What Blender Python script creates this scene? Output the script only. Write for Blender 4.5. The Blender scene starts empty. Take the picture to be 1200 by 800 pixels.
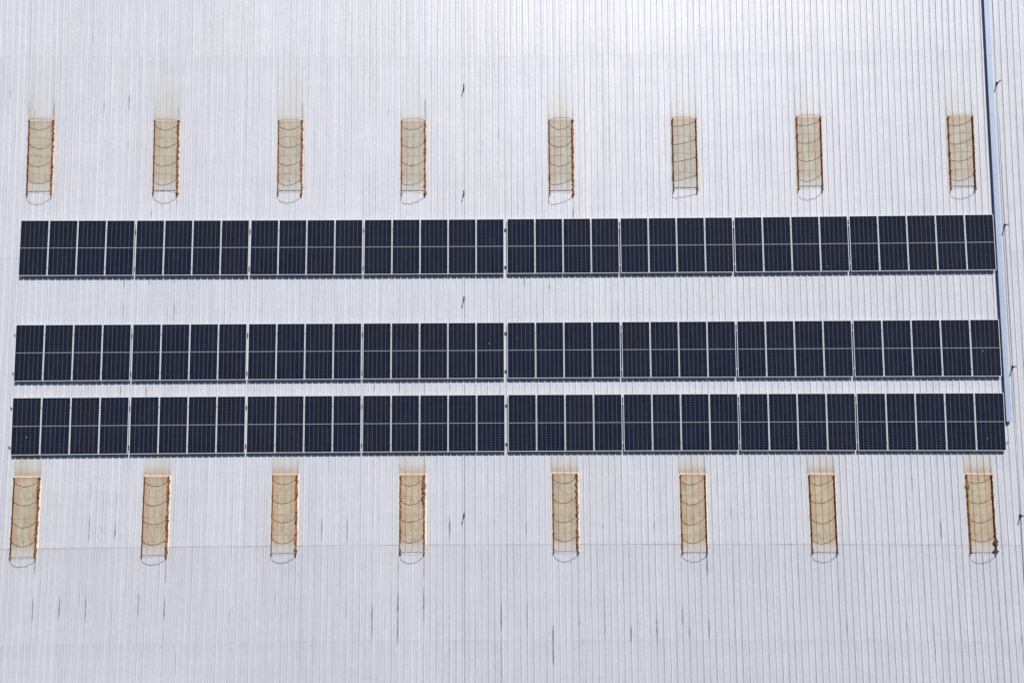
import bpy, math, random
import numpy as np
from mathutils import Matrix, Vector
random.seed(7); np.random.seed(7)
D = bpy.data
scene = bpy.context.scene
COL = scene.collection

# ------------------------------------------------------------------ roof layout fitted to image coordinates
# Lengths in metres on the roof plane: x across the ribs, y up the slope's fall line, z = height over the pans.
PITCH = 1.15                                   # panel pitch along a row
RIB = 0.2208 * PITCH                           # rib pitch of the sheeting
RH = 0.030                                     # height of a rib
SHEET = RIB * 4                                # cover width of one sheet
X0 = -16.96 * PITCH                            # a side lap
# the drone camera relative to the roof plane
RC = np.array([[0.9999622, -0.0057672, -0.0065034], [-0.0062793, -0.9966380, -0.0816896], [-0.0060105, 0.0817273, -0.9966366]])
CP = np.array([0.4457, -3.4191, 32.2626])
FPX = 933.0
HM = [33.122733, -0.221848, -7.394154, -0.177934, -33.125596, -22.431019, -0.000216, 0.002912]
KD = 0.0146  # radial lens distortion, built into the geometry


def to_image_px(x, y):  # image pixels, with the lens distortion that bends the geometry
    """roof coordinates -> image pixel with lens distortion, which bends the built sheets and rows"""
    X = np.asarray(x, float) / PITCH
    Y = np.asarray(y, float) / PITCH
    a, b, c, d, e, f, g, h = HM
    w = 1 + g * X + h * Y
    u = (a * X + b * Y + c) / w
    v = (d * X + e * Y + f) / w
    r = np.minimum((u * u + v * v) / 360000.0, 1.6)
    s = 1 + KD * r
    return 600 + u * s, 400 + v * s


def at(px, py, z=0.0):
    """point of the roof plane (height z) seen at an image pixel"""
    px = np.asarray(px, float); py = np.asarray(py, float)
    d = np.stack([(px - 600) / FPX, (py - 400) / FPX, np.ones_like(px)], -1) @ RC
    t = (z - CP[2]) / d[..., 2]
    return CP + d * t[..., None]


def inv(px, py):
    u, v = px - 600.0, py - 400.0
    x, y = u, v
    for _ in range(20):
        s = 1 + KD * (u * u + v * v) / 360000.0
        u, v = x / s, y / s
    a, b, c, d, e, f, g, h = HM
    q = np.linalg.solve(np.array([[a, b, c], [d, e, f], [g, h, 1]]), [u, v, 1])
    return q[0] / q[2] * PITCH, q[1] / q[2] * PITCH


def P(x, y, z=0.0, href=0.0):
    """point for nominal roof coordinates, moved to match the lens distortion"""
    px, py = to_image_px(x, y)
    p = at(px, py, href)
    p[..., 2] = z
    return p


def profile(x):
    """height of the trapezoidal sheeting at x"""
    o = (np.asarray(x, float) - X0 + RIB / 2) % RIB - RIB / 2
    return np.clip((0.033 - np.abs(o)) / 0.0205, 0, 1) * RH


# ------------------------------------------------------------------ object helpers
def mesh_obj(name, verts, faces, mat, parent=None, loc=None, smooth=False, attr=None):
    me = D.meshes.new(name)
    v = np.asarray(verts, float)
    if loc is not None:
        v = v - np.asarray(loc)
    me.from_pydata(v.tolist(), [], faces if isinstance(faces, list) else faces.tolist())
    if attr is not None:
        ca = me.attributes.new('wear', 'FLOAT_COLOR', 'POINT')
        ca.data.foreach_set('color', np.asarray(attr, np.float32).ravel())
    if smooth:
        me.shade_smooth()
    me.materials.append(mat)
    me.update()
    o = D.objects.new(name, me)
    COL.objects.link(o)
    if parent is not None:
        o.parent = parent
    elif loc is not None:
        o.location = loc
    return o


def tag(o, label, cat, group=None):
    o['label'] = label
    o['category'] = cat
    if group:
        o['group'] = group
    return o


def thing(name, label, cat, loc, group=None):
    o = D.objects.new(name, None)
    o.empty_display_size = 0.2
    COL.objects.link(o)
    o.location = loc
    return tag(o, label, cat, group)


class MB:
    def __init__(s): s.v = []; s.f = []

    def box(s, x0, x1, y0, y1, z0, z1):
        n = len(s.v)
        s.v += [(x0, y0, z0), (x1, y0, z0), (x1, y1, z0), (x0, y1, z0), (x0, y0, z1), (x1, y0, z1), (x1, y1, z1), (x0, y1, z1)]
        s.f += [(n, n + 3, n + 2, n + 1), (n + 4, n + 5, n + 6, n + 7), (n, n + 1, n + 5, n + 4), (n + 1, n + 2, n + 6, n + 5), (n + 2, n + 3, n + 7, n + 6), (n + 3, n, n + 4, n + 7)]

    def tube(s, pts, r, k=6):
        pts = [Vector(p) for p in pts]
        n0 = len(s.v)
        for i, p in enumerate(pts):
            t = (pts[min(i + 1, len(pts) - 1)] - pts[max(i - 1, 0)]).normalized()
            a = t.cross(Vector((0, 1, 0)) if abs(t.y) < 0.9 else Vector((1, 0, 0))).normalized()
            b = t.cross(a)
            rr = r[i] if isinstance(r, (list, tuple)) else r
            for j in range(k):
                q = p + (a * math.cos(2 * math.pi * j / k) + b * math.sin(2 * math.pi * j / k)) * rr
                s.v.append(tuple(q))
        for i in range(len(pts) - 1):
            for j in range(k):
                m = n0 + i * k
                s.f.append((m + j, m + (j + 1) % k, m + k + (j + 1) % k, m + k + j))
        s.f.append(tuple(n0 + j for j in reversed(range(k))))
        m = n0 + (len(pts) - 1) * k
        s.f.append(tuple(m + j for j in range(k)))

    def sweep(s, rings):
        """closed cross sections joined along a path"""
        n0 = len(s.v); k = len(rings[0])
        for r in rings: s.v += [tuple(p) for p in r]
        for i in range(len(rings) - 1):
            for j in range(k):
                m = n0 + i * k
                s.f.append((m + j, m + (j + 1) % k, m + k + (j + 1) % k, m + k + j))
        s.f.append(tuple(n0 + j for j in reversed(range(k))))
        m = n0 + (len(rings) - 1) * k
        s.f.append(tuple(m + j for j in range(k)))

    def build(s, name, mat, parent=None, smooth=False):
        return mesh_obj(name, s.v, s.f, mat, parent, None, smooth)


# ------------------------------------------------------------------ materials
def mat(name):
    m = D.materials.new(name); m.use_nodes = True
    nt = m.node_tree
    b = nt.nodes['Principled BSDF']
    return m, nt, b


def N(nt, t, **kw):
    n = nt.nodes.new(t)
    for k, v in kw.items():
        if k in n.inputs: n.inputs[k].default_value = v
        else: setattr(n, k, v)
    return n


def mixc(nt, fac, a, b, mode='MIX'):
    n = nt.nodes.new('ShaderNodeMix'); n.data_type = 'RGBA'; n.blend_type = mode
    for sock, v in ((n.inputs[0], fac), (n.inputs[6], a), (n.inputs[7], b)):
        if hasattr(v, 'is_linked'): nt.links.new(v, sock)
        elif isinstance(v, (int, float)): sock.default_value = v
        else: sock.default_value = (*v, 1)
    return n.outputs[2]


def math_(nt, op, a, b=None, clamp=False):
    n = nt.nodes.new('ShaderNodeMath'); n.operation = op; n.use_clamp = clamp
    for i, v in enumerate((a, b)):
        if v is None: continue
        if hasattr(v, 'is_linked'): nt.links.new(v, n.inputs[i])
        else: n.inputs[i].default_value = v
    return n.outputs[0]


def noise(nt, coord, scale, stretch=(1, 1, 1), detail=4, rough=0.55):
    mp = N(nt, 'ShaderNodeMapping'); mp.inputs['Scale'].default_value = stretch
    nt.links.new(coord, mp.inputs['Vector'])
    n = N(nt, 'ShaderNodeTexNoise', noise_dimensions='4D')
    for k_, v_ in (('Scale', scale), ('Detail', detail), ('Roughness', rough)): n.inputs[k_].default_value = v_
    oi = N(nt, 'ShaderNodeObjectInfo')
    wv = N(nt, 'ShaderNodeMath', operation='MULTIPLY'); wv.inputs[1].default_value = 60.0
    nt.links.new(oi.outputs['Random'], wv.inputs[0]); nt.links.new(wv.outputs[0], n.inputs['W'])
    nt.links.new(mp.outputs[0], n.inputs['Vector'])
    return n.outputs[0]


def ramp(nt, v, lo, hi, a=0.0, b=1.0):
    n = N(nt, 'ShaderNodeMapRange'); n.clamp = True
    nt.links.new(v, n.inputs[0])
    for i, x in enumerate((lo, hi, a, b)): n.inputs[i + 1].default_value = x
    return n.outputs[0]


def roof_material():
    m, nt, b = mat('painted_steel_sheeting')
    L = nt.links
    tc = N(nt, 'ShaderNodeTexCoord'); oc = tc.outputs['Object']
    at_ = N(nt, 'ShaderNodeAttribute', attribute_name='wear')
    sp = N(nt, 'ShaderNodeSeparateColor'); L.new(at_.outputs['Color'], sp.inputs[0])
    stain, streak_shade, lap, rust = sp.outputs[0], sp.outputs[1], sp.outputs[2], at_.outputs['Alpha']
    base = (0.70, 0.70, 0.745)
    # tone differs from sheet to sheet and pan to pan
    band = noise(nt, oc, 1.0, (3.6, 0.012, 1), 3, 0.75)
    c = mixc(nt, ramp(nt, band, 0.32, 0.68), (0.605, 0.615, 0.68), (0.765, 0.765, 0.81))
    big = noise(nt, oc, 0.12, (1, 1, 1), 3)
    c = mixc(nt, ramp(nt, big, 0.35, 0.65, 0, 0.35), c, (0.66, 0.68, 0.745))
    warm = noise(nt, oc, 0.35, (1, 0.35, 1), 3)
    c = mixc(nt, ramp(nt, warm, 0.5, 0.75, 0, 0.30), c, (0.72, 0.70, 0.665))
    # fine grime drawn out along the fall
    g1 = noise(nt, oc, 6.0, (2.5, 0.16, 1), 5, 0.7)
    c = mixc(nt, ramp(nt, g1, 0.52, 0.80, 0, 0.42), c, (0.40, 0.41, 0.45))
    g2 = noise(nt, oc, 3.2, (1.6, 0.9, 1), 6, 0.72)
    c = mixc(nt, ramp(nt, g2, 0.46, 0.70, 0, 0.36), c, (0.47, 0.48, 0.53))
    g5 = noise(nt, oc, 1.5, (1.0, 0.8, 1), 5, 0.75)
    c = mixc(nt, ramp(nt, g5, 0.42, 0.62, 0, 0.30), c, (0.78, 0.78, 0.82))
    g6 = noise(nt, oc, 1.1, (0.03, 1.0, 1), 3, 0.6)
    c = mixc(nt, ramp(nt, g6, 0.40, 0.65, 0, 0.22), c, (0.56, 0.57, 0.625))
    g7 = noise(nt, oc, 16.0, (1.0, 0.6, 1), 3, 0.8)
    c = mixc(nt, ramp(nt, g7, 0.35, 0.68, 0, 0.46), c, (0.50, 0.51, 0.565))
    g8 = noise(nt, oc, 9.0, (1.0, 0.9, 1), 3, 0.8)
    c = mixc(nt, ramp(nt, g8, 0.50, 0.70, 0, 0.45), c, (0.80, 0.80, 0.845))
    # scuffs and bare brighter spots
    g3 = noise(nt, oc, 7.0, (1, 0.7, 1), 4, 0.8)
    c = mixc(nt, ramp(nt, g3, 0.60, 0.72, 0, 0.35), c, (0.82, 0.82, 0.85))
    g4 = noise(nt, oc, 11.0, (1, 0.55, 1), 3, 0.7)
    c = mixc(nt, ramp(nt, g4, 0.70, 0.76, 0, 0.45), c, (0.27, 0.27, 0.30))
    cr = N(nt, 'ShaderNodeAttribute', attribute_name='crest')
    c = mixc(nt, math_(nt, 'MULTIPLY', cr.outputs['Fac'], 0.65), c, (0.86, 0.86, 0.90))  # rib crests lightened: their highlight line is put into the colour
    gr = N(nt, 'ShaderNodeAttribute', attribute_name='tone_falloff')
    c = mixc(nt, gr.outputs['Fac'], c, (0.47, 0.475, 0.53))  # darker course by course: sheet tone plus light fall-off put into the colour
    # recorded stains, streaks with rib-base shade, laps and rust
    sn = noise(nt, oc, 5.0, (2.0, 0.35, 1), 4, 0.7)
    sf = math_(nt, 'MULTIPLY', stain, ramp(nt, sn, 0.25, 0.65, 0.55, 1.15), True)
    c = mixc(nt, sf, c, (0.575, 0.545, 0.455))
    kn = noise(nt, oc, 9.0, (1.0, 0.5, 1), 4, 0.7)
    kf = math_(nt, 'MULTIPLY', streak_shade, ramp(nt, kn, 0.30, 0.62, 0.25, 1.2), True)
    c = mixc(nt, kf, c, (0.105, 0.11, 0.12))
    lf = math_(nt, 'MULTIPLY', lap, ramp(nt, kn, 0.30, 0.62, 0.3, 1.2), True)
    c = mixc(nt, lf, c, (0.26, 0.26, 0.29))
    rn = noise(nt, oc, 14.0, (1, 0.6, 1), 5, 0.7)
    rf = math_(nt, 'MULTIPLY', rust, ramp(nt, rn, 0.35, 0.65, 0.3, 1.2), True)
    c = mixc(nt, rf, c, (0.46, 0.23, 0.10))
    L.new(c, b.inputs['Base Color'])
    b.inputs['Metallic'].default_value = 0.12
    rr = ramp(nt, g2, 0.3, 0.7, 0.44, 0.56)
    L.new(rr, b.inputs['Roughness'])
    bp = N(nt, 'ShaderNodeBump', Strength=0.25, Distance=0.02)
    bn = noise(nt, oc, 2.2, (1.6, 0.5, 1), 4, 0.6)
    L.new(bn, bp.inputs['Height']); L.new(bp.outputs[0], b.inputs['Normal'])
    return m


def cell_material():
    m, nt, b = mat('silicon_cells_under_glass')
    L = nt.links
    tc = N(nt, 'ShaderNodeTexCoord'); sx = N(nt, 'ShaderNodeSeparateXYZ'); L.new(tc.outputs['Object'], sx.inputs[0])
    oi = N(nt, 'ShaderNodeObjectInfo')
    x, y = sx.outputs[0], sx.outputs[1]

    def lines(v, pitch, half, off=0.0):
        a = math_(nt, 'ADD', v, 50 * pitch + off + pitch / 2)
        a = math_(nt, 'MODULO', a, pitch)
        a = math_(nt, 'SUBTRACT', a, pitch / 2)
        a = math_(nt, 'ABSOLUTE', a)
        return math_(nt, 'LESS_THAN', a, half)
    colw = 1.066 / 6
    l1 = lines(x, colw, 0.0065)
    ya = math_(nt, 'ABSOLUTE', y)
    ysh = math_(nt, 'SUBTRACT', ya, 0.012)
    l2 = lines(ysh, 1.085 / 12, 0.0042)
    nb = noise(nt, tc.outputs['Object'], 0.9, (1, 1, 1), 2)
    ox = N(nt, 'ShaderNodeCombineXYZ'); L.new(oi.outputs['Random'], ox.inputs[2])
    base = mixc(nt, oi.outputs['Random'], (0.0028, 0.0058, 0.0225), (0.0066, 0.0048, 0.0140))
    base = mixc(nt, ramp(nt, nb, 0.35, 0.65), base, (0.0030, 0.0075, 0.0190))
    c = mixc(nt, l2, base, (0.075, 0.080, 0.108))
    c = mixc(nt, l1, c, (0.108, 0.115, 0.145))
    mid = math_(nt, 'LESS_THAN', ya, 0.0085)
    c = mixc(nt, mid, c, (0.42, 0.42, 0.46))
    # plain dark margin round the cells
    e1 = math_(nt, 'GREATER_THAN', math_(nt, 'ABSOLUTE', x), 0.528)
    e2 = math_(nt, 'GREATER_THAN', ya, 1.094)
    c = mixc(nt, math_(nt, 'MAXIMUM', e1, e2), c, (0.004, 0.005, 0.010))
    hv = ramp(nt, noise(nt, tc.outputs['Object'], 0.01, (1, 1, 1), 0), 0.3, 0.7, 0.0, 0.012)
    c = mixc(nt, hv, c, (0.5, 0.55, 0.62))
    dn = noise(nt, tc.outputs['Object'], 3.0, (1, 0.6, 1), 5, 0.7)
    c = mixc(nt, ramp(nt, dn, 0.45, 0.8, 0, 0.03), c, (0.30, 0.29, 0.27))
    L.new(c, b.inputs['Base Color'])
    b.inputs['Roughness'].default_value = 0.16
    b.inputs['Specular IOR Level'].default_value = 0.35
    return m


def simple(name, col, rough=0.5, metal=0.0, var=None, scale=6.0, amt=0.5, stretch=(1, 1, 1), bump=0.0):
    m, nt, b = mat(name)
    tc = N(nt, 'ShaderNodeTexCoord')
    n = noise(nt, tc.outputs['Object'], scale, stretch, 5, 0.65)
    c = mixc(nt, ramp(nt, n, 0.35, 0.68, 0, amt), col, var or tuple(x * 0.7 for x in col))
    nt.links.new(c, b.inputs['Base Color'])
    b.inputs['Roughness'].default_value = rough
    b.inputs['Metallic'].default_value = metal
    if bump:
        bp = N(nt, 'ShaderNodeBump', Strength=bump, Distance=0.01)
        nt.links.new(n, bp.inputs['Height']); nt.links.new(bp.outputs[0], b.inputs['Normal'])
    return m


def skylight_material():
    m, nt, b = mat('aged_fibreglass_sheet')
    L = nt.links
    tc = N(nt, 'ShaderNodeTexCoord'); oc = tc.outputs['Object']
    at_ = N(nt, 'ShaderNodeAttribute', attribute_name='wear')
    sp = N(nt, 'ShaderNodeSeparateColor'); L.new(at_.outputs['Color'], sp.inputs[0])
    rust, dirt, warmth, dark = sp.outputs[0], sp.outputs[1], sp.outputs[2], at_.outputs['Alpha']
    c = mixc(nt, warmth, (0.46, 0.43, 0.355), (0.53, 0.425, 0.29))
    n1 = noise(nt, oc, 3.0, (3.5, 0.35, 1), 5, 0.7)
    c = mixc(nt, ramp(nt, n1, 0.35, 0.7, 0, 0.5), c, (0.36, 0.31, 0.23))
    n0 = noise(nt, oc, 2.0, (1, 0.8, 1), 4, 0.7)
    c = mixc(nt, ramp(nt, n0, 0.45, 0.7, 0, 0.6), c, (0.60, 0.54, 0.43))
    n5 = noise(nt, oc, 2.6, (1, 0.7, 1), 5, 0.75)
    c = mixc(nt, ramp(nt, n5, 0.52, 0.66, 0, 0.45), c, (0.42, 0.27, 0.15))
    n6 = noise(nt, oc, 8.0, (1, 0.6, 1), 4, 0.75)
    c = mixc(nt, ramp(nt, n6, 0.50, 0.66, 0, 0.6), c, (0.25, 0.20, 0.15))
    n2 = noise(nt, oc, 10.0, (1, 0.6, 1), 5, 0.75)
    rf = math_(nt, 'MULTIPLY', rust, ramp(nt, n2, 0.30, 0.62, 0.25, 1.25), True)
    c = mixc(nt, rf, c, (0.44, 0.22, 0.11))
    df = math_(nt, 'MULTIPLY', dirt, ramp(nt, n2, 0.30, 0.65, 0.5, 1.2), True)
    c = mixc(nt, df, c, (0.53, 0.51, 0.50))
    c = mixc(nt, dark, c, (0.23, 0.19, 0.14))
    L.new(c, b.inputs['Base Color'])
    b.inputs['Roughness'].default_value = 0.55
    return m


M_ROOF = roof_material()
M_CELL = cell_material()
M_SKY = skylight_material()
M_FRAME = simple('anodised_aluminium', (0.80, 0.82, 0.88), 0.45, 0.1, (0.74, 0.77, 0.86), 3, 0.6)
M_BACK = simple('panel_backsheet', (0.06, 0.06, 0.07), 0.6)
M_RAIL = simple('aluminium_rail', (0.62, 0.63, 0.66), 0.4, 0.6)
M_DARK = simple('dark_rubber', (0.018, 0.018, 0.024), 0.6)
M_CLAMP = simple('pale_clamp', (0.78, 0.79, 0.82), 0.35, 0.5)
M_RUST = simple('flaking_rust', (0.10, 0.042, 0.024), 0.85, 0.0, (0.36, 0.175, 0.095), 5, 1.0, (1, 0.5, 1), 0.6)
M_RUSTD = simple('dark_rust', (0.060, 0.028, 0.019), 0.85, 0.0, (0.20, 0.085, 0.045), 7, 0.8, (1, 0.4, 1), 0.5)
M_WIRE = simple('weathered_wire', (0.36, 0.32, 0.27), 0.6, 0.1, (0.24, 0.15, 0.09), 12, 0.8)
M_SEAL = simple('cream_outline', (0.86, 0.80, 0.72), 0.7, 0.0, (0.80, 0.56, 0.38), 5, 0.6, (1, 0.5, 1))
M_EDGET = simple('rusty_cream_edge', (0.76, 0.68, 0.60), 0.7, 0.0, (0.62, 0.40, 0.25), 6, 0.8, (1, 0.6, 1))
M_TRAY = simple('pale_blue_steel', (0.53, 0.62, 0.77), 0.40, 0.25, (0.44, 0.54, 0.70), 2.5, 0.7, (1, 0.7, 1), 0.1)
M_TRAYS = simple('shaded_blue_steel', (0.10, 0.15, 0.28), 0.5, 0.2)  # tray steel darkened, the shade of its side put into the colour
M_POST = simple('dark_painted_steel', (0.022, 0.02, 0.028), 0.55)
M_STRIP = simple('conductor_aluminium', (0.66, 0.66, 0.70), 0.45, 0.4, (0.45, 0.45, 0.5), 2, 0.8, (1, 0.3, 1))
M_DROP = simple('chalky_white', (0.75, 0.76, 0.74), 0.9)
M_WALL = simple('cladding', (0.55, 0.56, 0.58), 0.6)
M_YARD = simple('asphalt', (0.05, 0.05, 0.052), 0.9, 0.0, (0.075, 0.073, 0.07), 0.4, 0.8)

# ------------------------------------------------------------------ slope of the roof in the world
SLOPE = math.atan2(RC[2][1], -RC[2][2])
RW = Matrix.Rotation(-SLOPE, 4, 'X')
GROUND = -9.5

# ------------------------------------------------------------------ skylight positions (nominal metres)
SIDX = [0, 5, 10, 15, 21, 26, 31, 37]
SXC = SXB = [X0 + SHEET * (i + 0.5) for i in SIDX]


def yspan(px, ya, yb):
    return inv(px, ya)[1], inv(px, yb)[1]


TOPS = [(48, 142, 229), (195, 142, 228), (341, 142, 228), (484.5, 142, 228), (657, 141, 228), (802, 139.5, 224.5), (948, 137.5, 223), (1126, 137, 223)]
BOTS = [(28, 559, 654), (182, 558, 651.5), (333, 556, 649), (484, 556, 648), (663, 554.5, 647), (812, 555.5, 648), (963, 555.5, 648), (1148, 555.5, 648)]
SKY = []
for i in range(8):
    y1, y0 = yspan(*TOPS[i]); SKY.append((SXC[i], y0, y1, 0, i))
for i in range(8):
    y1, y0 = yspan(*BOTS[i]); SKY.append((SXB[i], y0, y1, 1, i))

# ------------------------------------------------------------------ the building and its roof sheets
house = thing('warehouse', 'large warehouse under a pale ribbed metal roof streaked with dirt', 'warehouse', (0, 0, GROUND))


def lattice(x, y, seed):
    r = np.random.RandomState(seed); T = r.rand(512, 512)
    xi = np.floor(x).astype(int); yi = np.floor(y).astype(int)
    fx = x - xi; fy = y - yi
    fx = fx * fx * (3 - 2 * fx); fy = fy * fy * (3 - 2 * fy)
    g = lambda a, b: T[a % 512, b % 512]
    return (g(xi, yi) * (1 - fx) + g(xi + 1, yi) * fx) * (1 - fy) + (g(xi, yi + 1) * (1 - fx) + g(xi + 1, yi + 1) * fx) * fy


# streaks in image coordinates: position, length in pixels, strength
STREAKS = [(39, 715, 30, .9), (69, 712, 27, .9), (99, 713, 30, .9), (162, 708, 30, .75), (193, 714, 26, .95), (194, 670, 26, .75), (41, 663, 20, .7),
           (105, 618, 34, .75), (137, 622, 18, .9), (106, 575, 20, .4), (138, 585, 18, .4), (38, 127, 14, .55), (125, 126, 12, .75), (153, 120, 20, .8), (153, 170, 10, .5), (213, 131, 8, .7),
           (66, 130, 26, .8), (39, 134, 8, .6), (355, 130, 20, .55), (500, 126, 22, .75), (379, 620, 24, .7), (409, 620, 26, .75), (529, 620, 28, 1.), (438, 728, 46, .8), (408, 712, 24, .4),
           (468, 708, 28, .9), (468, 732, 44, .9), (499, 708, 44, .8), (469, 664, 10, .6), (499, 665, 22, .7), (590, 722, 36, .9), (590, 775, 70, .5), (590, 590, 30, .25),
           (620, 724, 40, .5), (650, 745, 24, .9), (650, 765, 26, .8), (681, 725, 20, .45), (711, 730, 36, .4), (743, 742, 16, .95), (771, 735, 34, .7), (802, 722, 20, .55), (831, 660, 26, .7),
           (832, 735, 26, .55), (806, 742, 12, .5), (148, 331, 10, .8), (147, 365, 22, .55), (206, 366, 22, .7), (178, 329, 8, .7), (206, 329, 8, .5), (144, 461, 16, .9), (174, 461, 18, .9),
           (205, 452, 8, .4), (618, 330, 10, .7), (646, 336, 6, .6), (1104, 621, 20, .7), (441, 453, 10, .6), (471, 453, 12, .6), (501, 454, 14, .6), (530, 452, 10, .5), (618, 619, 16, .5), (709, 617, 8, .5),
           (768, 617, 8, .5), (993, 732, 10, .6), (983, 690, 10, .4), (1199, 748, 8, .5), (414, 84, 6, .6), (453, 131, 6, .5), (586, 158, 14, .5), (580, 610, 10, .3), (545, 690, 90, .2), (543, 740, 60, .25),
           (673, 250, 18, .7), (180, 250, 12, .5), (210, 238, 10, .6), (206, 605, 20, .35), (10, 110, 14, .45), (270, 720, 16, .3), (325, 700, 20, .3), (860, 600, 14, .3), (1060, 735, 10, .35)]
SEG = []
for (px, py, ln, st) in STREAKS:
    x, y = inv(px, py); SEG.append((x, y, ln / 29.0, st))
rs = random.Random(3)
for _ in range(170):                                  # faint ones elsewhere, mostly at side laps
    k = rs.randint(-8, 52)
    x = X0 + k * SHEET + rs.choice([0, 0, 0, RIB, 2 * RIB])
    SEG.append((x, rs.uniform(-15.5, 14), rs.uniform(.3, 1.7), rs.uniform(.10, .32)))

LAPS = [inv(590, 66)[1], inv(590, 300)[1], -7.659 * PITCH, inv(590, 749)[1]]
EDGE_T, EDGE_B = 16.2, -18.0
bounds = [EDGE_T] + LAPS + [EDGE_B]
NR = 98
offs = np.array([-0.057, -0.033, -0.0125, 0.0125, 0.033, 0.078, 0.124, 0.165])
zoff = np.array([0, 0.0005, RH, RH, 0.0005, 0, 0.0035, 0])
ribx = X0 + RIB * np.arange(-28, 184)
xs = (ribx[:, None] + offs[None]).ravel()
zs = np.tile(zoff, len(ribx))
rib_id = np.repeat(np.arange(-28, 184), len(offs))
slot = np.tile(np.arange(len(offs)), len(ribx))


def roof_course(ya, yb, k):
    over = 0.12 if k < 4 else 0
    n = max(4, int((ya - yb) / 0.14))
    ys = np.linspace(ya, yb - over, n + 1)
    ys = np.sort(np.concatenate([ys, [ya - 0.018, ya - 0.05]]))[::-1]
    X, Y = np.meshgrid(xs, ys)
    lift = np.interp(Y, [yb - over, yb, ya - 0.6, ya], [-0.004, -0.002, 0.0, 0.007]) if k else np.interp(Y, [yb - over, yb + .5], [-0.004, 0])
    pts = P(X, Y)
    pts[..., 2] = zs[None] + lift
    # slight oil-canning of the pans
    pan = (slot >= 5)[None]
    pts[..., 2] += pan * (lattice(X * 2.3 + 60, Y * 0.9 + 60, 5) - .5) * 0.006
    W = np.zeros(X.shape + (4,))
    # deposit washed down from the skylights
    for (xc, y0, y1, row, i) in SKY:
        u = np.abs(X - xc)
        wide = SHEET / 2 + 0.03
        inside = np.clip((wide - u) / 0.05, 0, 1)
        d = Y - y1
        ln = [3.6, 3.3, 3.2, 2.9, 2.2, 2.0, 1.8, 1.6][i] if row == 0 else 3.2
        peak = [.62, .58, .50, .46, .46, .42, .42, .42][i] if row == 0 else .72
        f = np.where(d > -.2, np.clip(1 - d / ln, 0, 1) ** 1.3, 0) * inside * peak
        f *= 0.35 + 1.05 * lattice(X * 5.1 + 30, Y * .35 + 30, 11)
        ribvar = lattice(X * 3.9 + 70, Y * 0 + i * 3.3 + row * 40 + 5, 12)
        f *= 0.45 + 0.9 * ribvar
        W[..., 0] = np.maximum(W[..., 0], f)
        near = np.where(d > -.25, np.clip(1 - np.abs(d) / (.22 if row == 0 else .42), 0, 1), 0) * inside
        W[..., 3] = np.maximum(W[..., 3], near * (.55 if row == 0 else .75))
        along = ((Y > y0) & (Y < y1 + .1))
        edge = np.clip(1 - np.abs(u - SHEET / 2) / .085, 0, 1) * along
        W[..., 3] = np.maximum(W[..., 3], edge * (.5 if row == 0 else .75) * np.clip(lattice(X * .7 + 20, Y * 2.2 + 60 + i * 7, 13) * 2.2 - .55, 0, 1))
        dk = np.clip(1 - np.abs(u - SHEET / 2) / .06, 0, 1) * np.where(d > 0, np.clip(1 - d / .9, 0, 1), 0)
        W[..., 1] = np.maximum(W[..., 1], dk * .45)
    # dark streaks lie in the pan against a rib
    for (x, y, ln, st) in SEG:
        r = int(round((x - X0) / RIB))
        cols = np.where((rib_id == r) & (slot <= 1))[0]
        if not len(cols): continue
        t = (Y[:, 0] - y) / (ln / 2 + .05)
        f = np.clip(1.25 * (1 - t * t), 0, 1) * st * .86
        if f.max() <= 0: continue
        for cidx in cols:
            W[:, cidx, 1] = np.maximum(W[:, cidx, 1], f)
        c5 = np.where((rib_id == r) & (slot == 2))[0]
        W[:, c5, 1] = np.maximum(W[:, c5, 1], (f * .6)[:, None])
    # rib bases darkened, adding shade to the rib lines; grime at every side lap
    side = ((rib_id % 4 == 0) & (slot <= 1))[None]
    W[..., 1] = np.maximum(W[..., 1], ((slot <= 1) | (slot == 4))[None] * np.clip(lattice(X * 7 + 90, Y * .4 + 90, 22) - .22, 0, 1) * .36)
    W[..., 1] = np.maximum(W[..., 1], side * np.clip(lattice(X * 3 + 90, Y * .5 + 90, 21) - .45, 0, 1) * .5)
    # rows of screws over the purlins
    for pl in np.arange(-16.8, 16, 1.40):
        f = np.clip(1 - np.abs(Y - pl) / .06, 0, 1) * (slot == 6)[None] * (lattice(X * 9.1 + 5, Y * 0 + pl * 7 + 200, 31) > .62)
        W[..., 2] = np.maximum(W[..., 2], f * .2)
    # dirt held at the end laps
    strong = [.0, .10, .40, .72, .12][k]
    if k:
        d = ya - Y
        f = np.clip(1 - np.abs(d - .008) / .045, 0, 1) * strong * (.35 + .9 * lattice(X * .9 + 10, Y * 0 + 3 + k, 41))
        W[..., 2] = np.maximum(W[..., 2], np.clip(f, 0, 1))
    nx = len(xs); ny = len(ys)
    idx = np.arange(nx * ny).reshape(ny, nx)
    F = np.stack([idx[1:, :-1], idx[1:, 1:], idx[:-1, 1:], idx[:-1, :-1]], -1).reshape(-1, 4)
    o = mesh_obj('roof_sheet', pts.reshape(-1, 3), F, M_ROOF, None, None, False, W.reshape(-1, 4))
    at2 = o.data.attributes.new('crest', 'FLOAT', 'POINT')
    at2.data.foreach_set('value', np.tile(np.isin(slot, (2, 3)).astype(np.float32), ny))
    at3 = o.data.attributes.new('tone_falloff', 'FLOAT', 'POINT')
    gv = [0, .02, .07, .20, .22][k] * (.55 + .9 * lattice(X * .55 + 40, Y * .12 + 40, 55))
    at3.data.foreach_set('value', gv.astype(np.float32).ravel())
    o.parent = house
    o.matrix_basis = Matrix.Translation((0, 0, -GROUND)) @ RW
    return o


for k in range(5):
    roof_course(bounds[k], bounds[k + 1], k)

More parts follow.
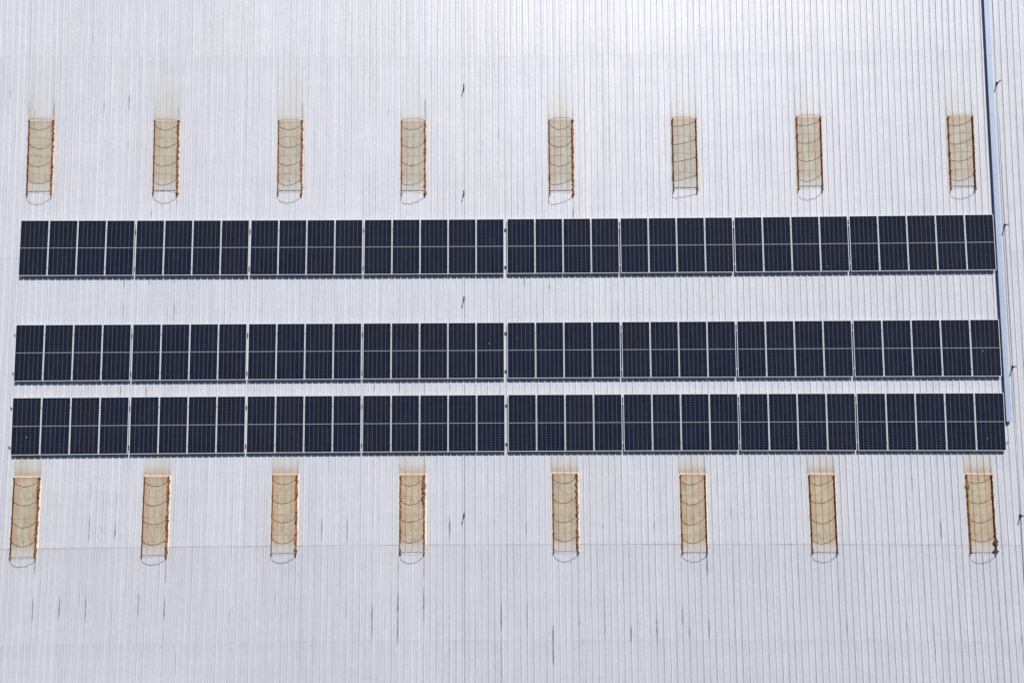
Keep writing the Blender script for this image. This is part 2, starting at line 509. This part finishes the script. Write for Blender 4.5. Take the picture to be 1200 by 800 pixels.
# walls under the roof edge (world coordinates, below the sheets)
cx0, cx1 = xs.min() + .6, xs.max() - .6
cy0, cy1 = EDGE_B + .6, EDGE_T - .6


def under(x, y):
    v = RW @ Vector((x, y, -0.25)); return v


cs = [under(cx0, cy0), under(cx1, cy0), under(cx1, cy1), under(cx0, cy1)]
for i in range(4):
    a, b_ = cs[i], cs[(i + 1) % 4]
    d = (b_ - a); d.z = 0; d.normalize(); n = Vector((d.y, -d.x, 0)) * 0.2
    q = [a, b_, b_ - n, a - n]
    v = [(p.x, p.y, 0) for p in q] + [(p.x, p.y, p.z - GROUND) for p in q]
    f = [(3, 2, 1, 0), (4, 5, 6, 7), (0, 1, 5, 4), (1, 2, 6, 5), (2, 3, 7, 6), (3, 0, 4, 7)]
    mesh_obj('wall', v, f, M_WALL, house)

TOP = []                                            # things that lie in roof coordinates and get tilted with it

# ------------------------------------------------------------------ skylights
ORD = ['first', 'second', 'third', 'fourth', 'fifth', 'sixth', 'seventh', 'eighth', 'ninth', 'tenth', 'eleventh', 'twelfth']
NOTE = {(0, 0): 'leftmost rusty skylight of the upper line, dark left rail, above the solar panels',
        (0, 1): 'second rusty skylight from left in upper line, right rail flaking bright orange',
        (0, 2): 'third skylight from left in upper line, five even wire hoops between thin rails',
        (0, 3): 'fourth skylight from left in upper line, left of the row of short posts',
        (0, 4): 'fifth skylight from left in upper line, its lowest two wire hoops leaning left',
        (0, 5): 'skylight in upper line with all its wire hoops crushed down toward the left',
        (0, 6): 'seventh skylight from left in upper line, yellowish sheet and dark rusty right rail',
        (0, 7): 'upper skylight nearest the blue cable tray, both side rails dark with rust',
        (1, 0): 'leftmost rusty skylight of the lower line, below the first lower solar panel',
        (1, 1): 'second rusty skylight from left in lower line, thick orange flakes along right rail',
        (1, 2): 'third skylight from left in lower line, evenly tan sheet with cream edges',
        (1, 3): 'fourth skylight from left in lower line, rust bulging at its upper right corner',
        (1, 4): 'fifth skylight from left in lower line, first one right of the wide panel gap',
        (1, 5): 'sixth skylight from left in lower line, thin dark rail along its right side',
        (1, 6): 'seventh skylight from left in lower line, thick dark brown right rail',
        (1, 7): 'rightmost skylight of the lower line, dark right rail with loose rust at its foot'}
HOOPG = {(0, 3): [1, 1, .95, .72, .72], (0, 4): [1.25, 1, .95, .62, .45], (0, 5): [.42, .36, .33, .3, .3], (0, 6): [.75, .78, .8, .8, .92], (0, 7): [.78, .75, .75, .78, .85]}


def strip_mesh(xa, xb, ya, yb, nx, ny, zadd, o, xf=None, wob=0.0, seed=0):
    """thin sheet that follows the sheeting's ribs"""
    rr = np.random.RandomState(seed)
    X, Y = np.meshgrid(np.linspace(xa, xb, nx) if xf is None else xf, np.linspace(ya, yb, ny))
    if wob:
        X = X + (rr.rand(ny, 1) - .5) * wob
    p = P(X, Y); p[..., 2] = profile(X) + zadd
    idx = np.arange(X.size).reshape(X.shape)
    F = np.stack([idx[:-1, :-1], idx[:-1, 1:], idx[1:, 1:], idx[1:, :-1]], -1).reshape(-1, 4)
    return X, Y, p.reshape(-1, 3), F


def make_skylight(xc, y0, y1, row, i):
    rng = random.Random(100 * row + i)
    rnp = np.random.RandomState(50 * row + i)
    o = P(xc, y0)
    root = thing('roof_skylight', NOTE[(row, i)], 'skylight', o, 'rusty roof skylights above the panels' if row == 0 else 'rusty roof skylights below the panels')
    TOP.append(root)
    hw = SHEET / 2 - .012
    # translucent sheet
    ribs = xc + RIB * np.arange(-2, 3)
    xf = np.sort(np.concatenate([ribs + d for d in (-.034, -.0125, .0125, .034, .08, .17)]))
    xf = xf[(xf > xc - hw - .005) & (xf < xc + hw + .005)]
    ys0 = y0 + (0.17 if row == 0 else 0.05)
    X, Y = np.meshgrid(xf, np.linspace(ys0, y1, 30))
    off = (X - xc + RIB / 2) % RIB - RIB / 2
    p = P(X, Y); p[..., 2] = np.clip((0.033 - np.abs(off)) / 0.0205, 0, 1) * .020 + .022
    v = (Y - ys0) / (y1 - ys0); u = (X - xc) / hw
    W = np.zeros(X.shape + (4,))
    W[..., 0] = np.clip((np.abs(u) - .48) / .50, 0, 1) * (.55 + .45 * rnp.rand(30, 1)) * (.75 if row == 0 else .85) + np.clip((v - .93) / .07, 0, 1) * .55
    W[..., 1] = np.clip((.16 - v) / .10, 0, 1) * .95 + (.25 if row == 0 else .05)
    W[..., 2] = [.45, .5, .3, .3, .12, .0, .3, .35][i] if row == 0 else (.6 + .13 * (i % 4))
    W[..., 3] = (np.abs(off) < .032) * .12
    W = np.clip(W, 0, 1)
    idx = np.arange(X.size).reshape(X.shape)
    F = np.stack([idx[:-1, :-1], idx[:-1, 1:], idx[1:, 1:], idx[1:, :-1]], -1).reshape(-1, 4)
    mesh_obj('translucent_sheet', p.reshape(-1, 3), F, M_SKY, root, o, False, W.reshape(-1, 4))
    # cream strip added outside each rail for its bright outline
    for s in (-1, 1):
        xa, xb = (xc - hw - .070, xc - hw - .006) if s < 0 else (xc + hw + .006, xc + hw + .070)
        _, _, pv, F = strip_mesh(xa, xb, y0 + .02, y1 + .03, 4, 26, .004, o, None, .016, i + 9 * row + (s > 0))
        mesh_obj('outline_strip', pv, F, M_SEAL if row else M_EDGET, root, o)
    _, _, pv, F = strip_mesh(xc - hw, xc + hw, y1 - .01, y1 + (.055 if row else .022), 25, 3, .018, o, None, .0, i)
    mesh_obj('end_flashing', pv, F, M_EDGET, root, o)
    # rusted side rails: upright plate with a ragged edge
    for s in (-1, 1):
        n = 60
        rings = []
        rag = .055 if ((s > 0 and i < 5) or (row and i in (3, 7))) else .016
        for k in range(n + 1):
            t = k / n; y = y0 + (y1 - y0) * t
            loc = 1.0
            if row and i == 3 and s > 0: loc = 1.8 if t > .62 else .5
            if row and i == 7 and s > 0: loc = 2.2 if t < .2 else .4
            if row and i == 7 and s < 0: loc = 2.0 if t > .82 else .6
            j = rng.random() ** 2 * rag * loc
            j2 = rng.random() ** 3 * rag * loc * .9
            h = .088 + rng.uniform(-.010, .010)
            x = xc + s * (hw - .010)
            inn = (.022 if row else .012) if (s > 0 and i < 5) else .007
            a, b = x - (inn if s > 0 else .007) - (j if s > 0 else j2 * .4), x + .007 + (j2 if s > 0 else j)
            q = P(np.array([a, b, b + .004, a - .004]), np.full(4, y))
            q[:, 2] = [.028, .028, h, h]
            rings.append(q - o)
        mb = MB(); mb.sweep(rings)
        dk = (s > 0 and i >= 5) or (s < 0 and i in ((0, 1, 2, 4, 5) if row == 0 else (0, 1, 4, 6)))
        mb.build('side_rail', M_RUSTD if dk else M_RUST, root)
    # wire hoops
    g5 = HOOPG.get((row, i), [1, 1, 1, 1, 1])
    for k in range(5):
        y = y1 - .03 - (y1 - y0 - .05) * k / 4
        g = g5[k]
        hgt = (.235 if not (row == 0 and i == 5) else .19) * rng.uniform(.84, 1.10)
        pts = []
        lean = rng.uniform(-.035, .035); g = g * rng.uniform(.86, 1.12)
        for t in np.linspace(0, 1, 25):
            uu = .5 - .5 * math.cos(math.pi * t)
            zz = max(0, 1 - (2 * uu ** g - 1) ** 2) ** .68
            w = rng.uniform(-.009, .009)
            if row == 0 and i == 5: w = rng.uniform(-.014, .014)
            q = P(xc + (hw - .012) * (2 * uu - 1), y + lean * zz + w * (0.6 if 0 < t < 1 else 0))
            q[2] = .085 + hgt * zz + (w if 0 < t < 1 else 0)
            pts.append(tuple(q - o))
        mb = MB(); mb.tube(pts, .0088, 6)
        hp = mb.build('wire_hoop', M_WIRE, root, True)
        for s in (0, -1):
            q = pts[s]; fm = MB(); fm.box(q[0] - .022, q[0] + .022, q[1] - .03, q[1] + .03, .07, .108)
            fm.build('hoop_bolt', M_DARK if k == 4 else M_RUSTD, hp)
    return root


for s in SKY:
    make_skylight(*s)

# ------------------------------------------------------------------ solar panels
PW, PL, PT, PZ = 1.1335, 2.268, 0.035, 0.130          # size, thickness, height of the glass over the pans
GAP, GGAP, WGAP = PITCH - PW, 0.062, 0.125
rowY = [3.699 * PITCH, 0.0, -2.539 * PITCH]
rowX = [0.011 * PITCH, 0.0, 0.010 * PITCH]
fr = 0.0185
fm = MB()
fm.box(-PW / 2, -PW / 2 + fr, -PL / 2, PL / 2, -PT, 0.003)
fm.box(PW / 2 - fr, PW / 2, -PL / 2, PL / 2, -PT, 0.003)
fm.box(-PW / 2 + fr, PW / 2 - fr, -PL / 2, -PL / 2 + fr, -PT, 0.003)
fm.box(-PW / 2 + fr, PW / 2 - fr, PL / 2 - fr, PL / 2, -PT, 0.003)
gm = MB(); gm.box(-PW / 2 + fr, PW / 2 - fr, -PL / 2 + fr, PL / 2 - fr, -0.008, -0.001)


def raw(name, mb, m):
    me = D.meshes.new(name); me.from_pydata(mb.v, [], mb.f); me.materials.append(m); me.update(); return me


ME_FRAME, ME_GLASS = raw('panel_frame', fm, M_FRAME), raw('panel_glass', gm, M_CELL)
jb = MB(); jb.box(-.06, .06, -.04, .04, -.028, -.009)
ME_JB = raw('junction_box', jb, M_DARK)


def centres():
    """nominal x of the 17 panels right of the wide gap"""
    x = WGAP / 2; out = []
    for k in range(17):
        if k in (4, 8, 12): x += GGAP - GAP
        out.append(x + PW / 2); x += PITCH
    return out


RX = centres()
w_all = RX[-1] + PW / 2 - WGAP / 2
# left block: groups of 4,4,4,5 counted from the left end
LX = []
x = -WGAP / 2 - w_all
for k in range(17):
    if k in (4, 8, 12): x += GGAP - GAP
    LX.append(x + PW / 2); x += PITCH
ROWN = ['top', 'middle', 'bottom']
DROPS = {(1, 1, 16): (1152, 411), (2, 1, 16): (1157.5, 513.5), (1, 0, 16): (573, 402.5), (2, 0, 0): (31, 512), (1, 1, 0): (606, 396.5), (0, 1, 11): (970, 311.5)}


def panel_label(r, b, k):
    if (r, b, k) in DROPS:
        s = 'black solar panel with white bird dropping, '
    else:
        s = 'black gridded solar panel, '
    rn = ROWN[r] + ' row'
    if b == 0:
        if k == 0: return s + 'leftmost of the ' + rn
        if k == 16: return s + 'just left of the wide gap, ' + rn
        if k <= 8: return s + ORD[k] + ' from the left end of the ' + rn
        return s + ORD[16 - k] + ' leftward from the wide gap, ' + rn
    if k == 16: return s + 'rightmost of the ' + rn + ', beside blue tray'
    if k == 0: return s + 'just right of the wide gap, ' + rn
    if k <= 8: return s + ORD[k] + ' rightward from the wide gap, ' + rn
    return s + ORD[16 - k] + ' from the right end of the ' + rn


def make_panel(r, b, k):
    xn = (LX if b == 0 else RX)[k] + rowX[r]
    yn = rowY[r] - PL / 2
    A = P(xn - PW / 2, yn, PZ, PZ); B = P(xn + PW / 2, yn, PZ, PZ)
    T = P(xn, yn + PL / 2, PZ, PZ); Bt = P(xn, yn - PL / 2, PZ, PZ); C = P(xn, yn, PZ, PZ)
    root = thing('solar_panel', panel_label(r, b, k), 'solar panel', C,
                 'solar panels of the %s row %s of the wide gap' % (ROWN[r], 'left' if b == 0 else 'right'))
    ex = B - A
    rng = random.Random(r * 100 + b * 50 + k)
    root.rotation_euler = (rng.uniform(-.0012, .0012), rng.uniform(-.002, .002), math.atan2(ex[1], ex[0]) + rng.uniform(-.0006, .0006))
    root.scale = (np.linalg.norm(ex) / PW, np.linalg.norm(T - Bt) / PL, 1)
    TOP.append(root)
    for nm, me in (('frame', ME_FRAME), ('glass_face', ME_GLASS), ('junction_box', ME_JB)):
        o = D.objects.new(nm, me); COL.objects.link(o); o.parent = root
    if (r, b, k) in DROPS:
        q = at(*DROPS[(r, b, k)], PZ) - C
        rg = random.Random(k + r)
        vs = [(q[0], q[1], .006)]; n = 11
        for a in range(n):
            rad = rg.uniform(.008, .017)
            vs.append((q[0] + rad * math.cos(a * 2 * math.pi / n), q[1] + rad * 1.2 * math.sin(a * 2 * math.pi / n), .0008))
        fs = [(0, 1 + a, 1 + (a + 1) % n) for a in range(n)]
        mesh_obj('bird_dropping', vs, fs, M_DROP, root)


for r in range(3):
    for b in range(2):
        for k in range(17):
            make_panel(r, b, k)

# ------------------------------------------------------------------ mounting rails with clamps
cl = MB(); cl.box(-.030, .030, -.030, .030, -.004, .007); cl.box(-.007, .007, -.03, .03, -.05, -.004)
ME_CP, ME_CD = raw('clamp', cl, M_CLAMP), raw('clamp_dark', cl, M_DARK)
cw = MB(); cw.box(-.033, .033, -.022, .022, -.012, .004)
cd_ = MB(); cd_.box(-.018, .018, -.02, .02, -.012, .004)
ME_CWP, ME_CWD = raw('wide_clamp', cw, M_CLAMP), raw('wide_clamp_dark', cd_, M_DARK)
for r in range(3):
    for b in range(2):
        L = LX if b == 0 else RX
        xa = L[0] - PW / 2 - ([.01, .06, .085][r] if b == 0 else .045) + rowX[r]
        xb = L[-1] + PW / 2 + (.045 if b == 0 else [.01, .01, .085][r]) + rowX[r]
        for e, fy in enumerate((.175, .855)):
            yn = rowY[r] - PL * fy
            n = 60
            X = np.linspace(xa, xb, n)
            c = P(X, np.full(n, yn), 0.0, PZ)
            o = c[0].copy(); o[2] = RH + .001
            lab = 'aluminium mounting rail under the %s edge of the %s row, %s of the wide gap' % (('upper', 'lower')[e], ROWN[r], ('left', 'right')[b])
            root = thing('mounting_rail', lab, 'rail', o, 'mounting rails under the solar panels')
            TOP.append(root)
            mb = MB()
            mb.sweep([[(q[0] - o[0], q[1] - .02 - o[1], 0), (q[0] - o[0], q[1] - .02 - o[1], .057), (q[0] - o[0], q[1] + .02 - o[1], .057), (q[0] - o[0], q[1] + .02 - o[1], 0)] for q in c])
            mb.build('rail_bar', M_RAIL, root)
            for end, sg in ((0, -1), (-1, 1)):
                q = c[end] - o
                mb = MB(); x0, x1 = sorted((q[0] + sg * .001, q[0] + sg * .032))
                mb.box(x0, x1, q[1] - .026, q[1] + .026, -.004, .050)
                mb.build('end_cap', M_DARK, root)
            for k in range(16):
                wide = k in (3, 7, 11)
                xm = (L[k] + L[k + 1]) / 2 + rowX[r]
                q = P(xm, yn, 0.0, PZ)
                dark = (b == 0) and wide
                me = (ME_CWD if dark else ME_CWP) if wide else ME_CP
                ob = D.objects.new('clamp', me); COL.objects.link(ob); ob.parent = root
                ob.location = (q[0] - o[0], q[1] - o[1], PZ - RH - .001 + .0035)

# ------------------------------------------------------------------ blue cable tray along the rib by the panel ends
TY = [-70, 0, 60, 100, 150, 240, 300, 340, 380, 420, 480, 494]
TXL = [1149.6, 1153.2, 1156, 1158, 1160.7, 1165.3, 1168.7, 1170.9, 1173.0, 1175.4, 1178.9, 1179.9]
H = 0.135
tl = [at(px, py, H) for px, py in zip(TXL, TY)]
xsT = np.array([p[0] for p in tl]); ysT = np.array([p[1] for p in tl])
co = np.polyfit(ysT, xsT, 2)
ytop, ybot = ysT[0], ysT[-1]
TW = 0.205
o = np.array([np.polyval(co, ybot) + TW / 2, ybot, 0.036])
tray = thing('cable_tray', 'long pale blue lidded cable tray running down the roof past the right panel ends', 'cable tray', o)
TOP.append(tray)


def tray_x(y): return float(np.polyval(co, y))


yy = np.linspace(ybot, ytop, 24)
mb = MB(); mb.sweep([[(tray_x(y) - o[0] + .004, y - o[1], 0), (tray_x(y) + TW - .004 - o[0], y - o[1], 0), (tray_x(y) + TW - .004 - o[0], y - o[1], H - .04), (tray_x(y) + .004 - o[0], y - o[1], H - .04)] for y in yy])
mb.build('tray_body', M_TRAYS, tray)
seams = np.linspace(ybot, ytop, 9)
for k in range(8):
    ya, yb = seams[k] + .004, seams[k + 1] - .004
    dz = .0 + .0015 * (k % 2)
    rings = []
    for y in np.linspace(ya, yb, 6):
        a = tray_x(y) - o[0]; y_ = y - o[1]; z = H - .039 + dz
        rings.append([(a, y_, z), (a + TW, y_, z), (a + TW, y_, z + .004), (a + TW - .03, y_, z + .006), (a + .03, y_, z + .006), (a, y_, z + .004)])
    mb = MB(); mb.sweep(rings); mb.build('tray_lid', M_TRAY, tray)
mb = MB(); mb.box(-TW / 2 + .03, TW / 2 - .06, -.045, -.002, .0, .05); mb.build('end_gland', M_DARK, tray)

# ------------------------------------------------------------------ conductor strips and short posts
COLS = [([(543.9, 103), (543.9, 226), (543.9, 349.5), (544.2, 603)], 'dark upright post by the column of posts near the wide gap'),
        ([(1168.5, 98), (1177.2, 264), (1186.6, 430), (1196.2, 604)], '')]
PL_LAB = [['short dark roof post topmost in the column left of the wide gap', 'short dark roof post just above the top row, left of the wide gap',
           'short dark roof post between the top and middle rows, left of the wide gap', 'short dark roof post below the bottom row, left of the wide gap'],
          ['short dark roof post right of the blue tray, near the upper right corner', 'short dark roof post right of the blue tray, level with the top row',
           'short dark roof post right of the blue tray, level with the middle row', 'short dark roof post right of the lower right skylight, below the tray end']]
for ci, (pts, _) in enumerate(COLS):
    base = np.array([at(px, py, .04) for px, py in pts])
    cf = np.polyfit(base[:, 1], base[:, 0], 1)
    yA, yB = (-17.0, 15.0)
    o = np.array([np.polyval(cf, yA), yA, RH + .001])
    rings = []
    rg = random.Random(ci)
    for y in np.linspace(yA, yB, 90):
        x = np.polyval(cf, y) + .022 + rg.uniform(-.003, .003) - o[0]
        rings.append([(x - .014, y - yA, .0), (x + .014, y - yA, .0), (x + .014, y - yA, .005), (x - .014, y - yA, .005)])
    mb = MB(); mb.sweep(rings)
    c = mb.build('conductor_strip', M_STRIP)
    c.location = o
    tag(c, ['thin pale metal strip along the rib through the posts left of the wide gap', 'thin pale metal strip along the rib right of the blue tray'][ci], 'strip', 'metal strips running up the roof')
    TOP.append(c)
    for k, q in enumerate(base):
        root = thing('roof_post', PL_LAB[ci][k], 'post', (np.polyval(cf, q[1]) - .008, q[1], RH), 'short dark posts on the roof')
        TOP.append(root)
        ln = rg.uniform(-.02, .03)
        mb = MB(); mb.box(-.024, .024, -.075, .075, 0, .014); mb.box(-.02, .02, -.04, .04, .014, .07); mb.build('base_plate', M_POST, root)
        mb = MB(); mb.tube([(0, 0, .06), (.004, ln * .3, .15), (.0, ln, .235)], [.024, .021, .019], 8); mb.build('upright_rod', M_POST, root, True)
        mb = MB(); mb.tube([(-.0, ln, .232), (.0, ln, .262)], .026, 8); mb.build('rod_cap', M_POST, root)

# ------------------------------------------------------------------ tilt everything that lies on the roof
for o in TOP:
    o.matrix_basis = RW @ (Matrix.LocRotScale(o.location, o.rotation_euler, o.scale))

# ------------------------------------------------------------------ yard round the building
yd = mesh_obj('ground', [(-600, -600, GROUND), (600, -600, GROUND), (600, 600, GROUND), (-600, 600, GROUND)], [(0, 1, 2, 3)], M_YARD)
yd['kind'] = 'structure'

# ------------------------------------------------------------------ camera
cam = D.cameras.new('camera'); cam.sensor_width = 36; cam.lens = 36 * FPX / 1200; cam.clip_end = 3000
co_ = D.objects.new('camera', cam); COL.objects.link(co_)
R3 = Matrix((RC[0], -RC[1], -RC[2])).transposed().to_4x4()
co_.matrix_world = RW @ (Matrix.Translation(CP) @ R3)
scene.camera = co_

# ------------------------------------------------------------------ light
sdir = (RW.to_3x3() @ Vector((0.33, 1.28, 1.0))).normalized()
sun = D.lights.new('sun', 'SUN'); sun.energy = 5.0; sun.angle = math.radians(0.5); sun.color = (1.0, 0.975, 0.94)
so = D.objects.new('sun', sun); COL.objects.link(so)
so.rotation_euler = sdir.to_track_quat('Z', 'Y').to_euler()
w = D.worlds.new('World'); scene.world = w; w.use_nodes = True
nt = w.node_tree
sk = nt.nodes.new('ShaderNodeTexSky'); sk.sky_type = 'NISHITA'; sk.sun_disc = False
sk.sun_elevation = math.asin(sdir.z); sk.sun_rotation = math.atan2(sdir.x, sdir.y)
bg = nt.nodes['Background']; bg.inputs[1].default_value = 0.05
nt.links.new(sk.outputs[0], bg.inputs[0])
vs = scene.view_settings
vs.view_transform = 'Standard'; vs.look = 'None'; vs.exposure = 0.06; vs.gamma = 1.0; vs.use_curve_mapping = False
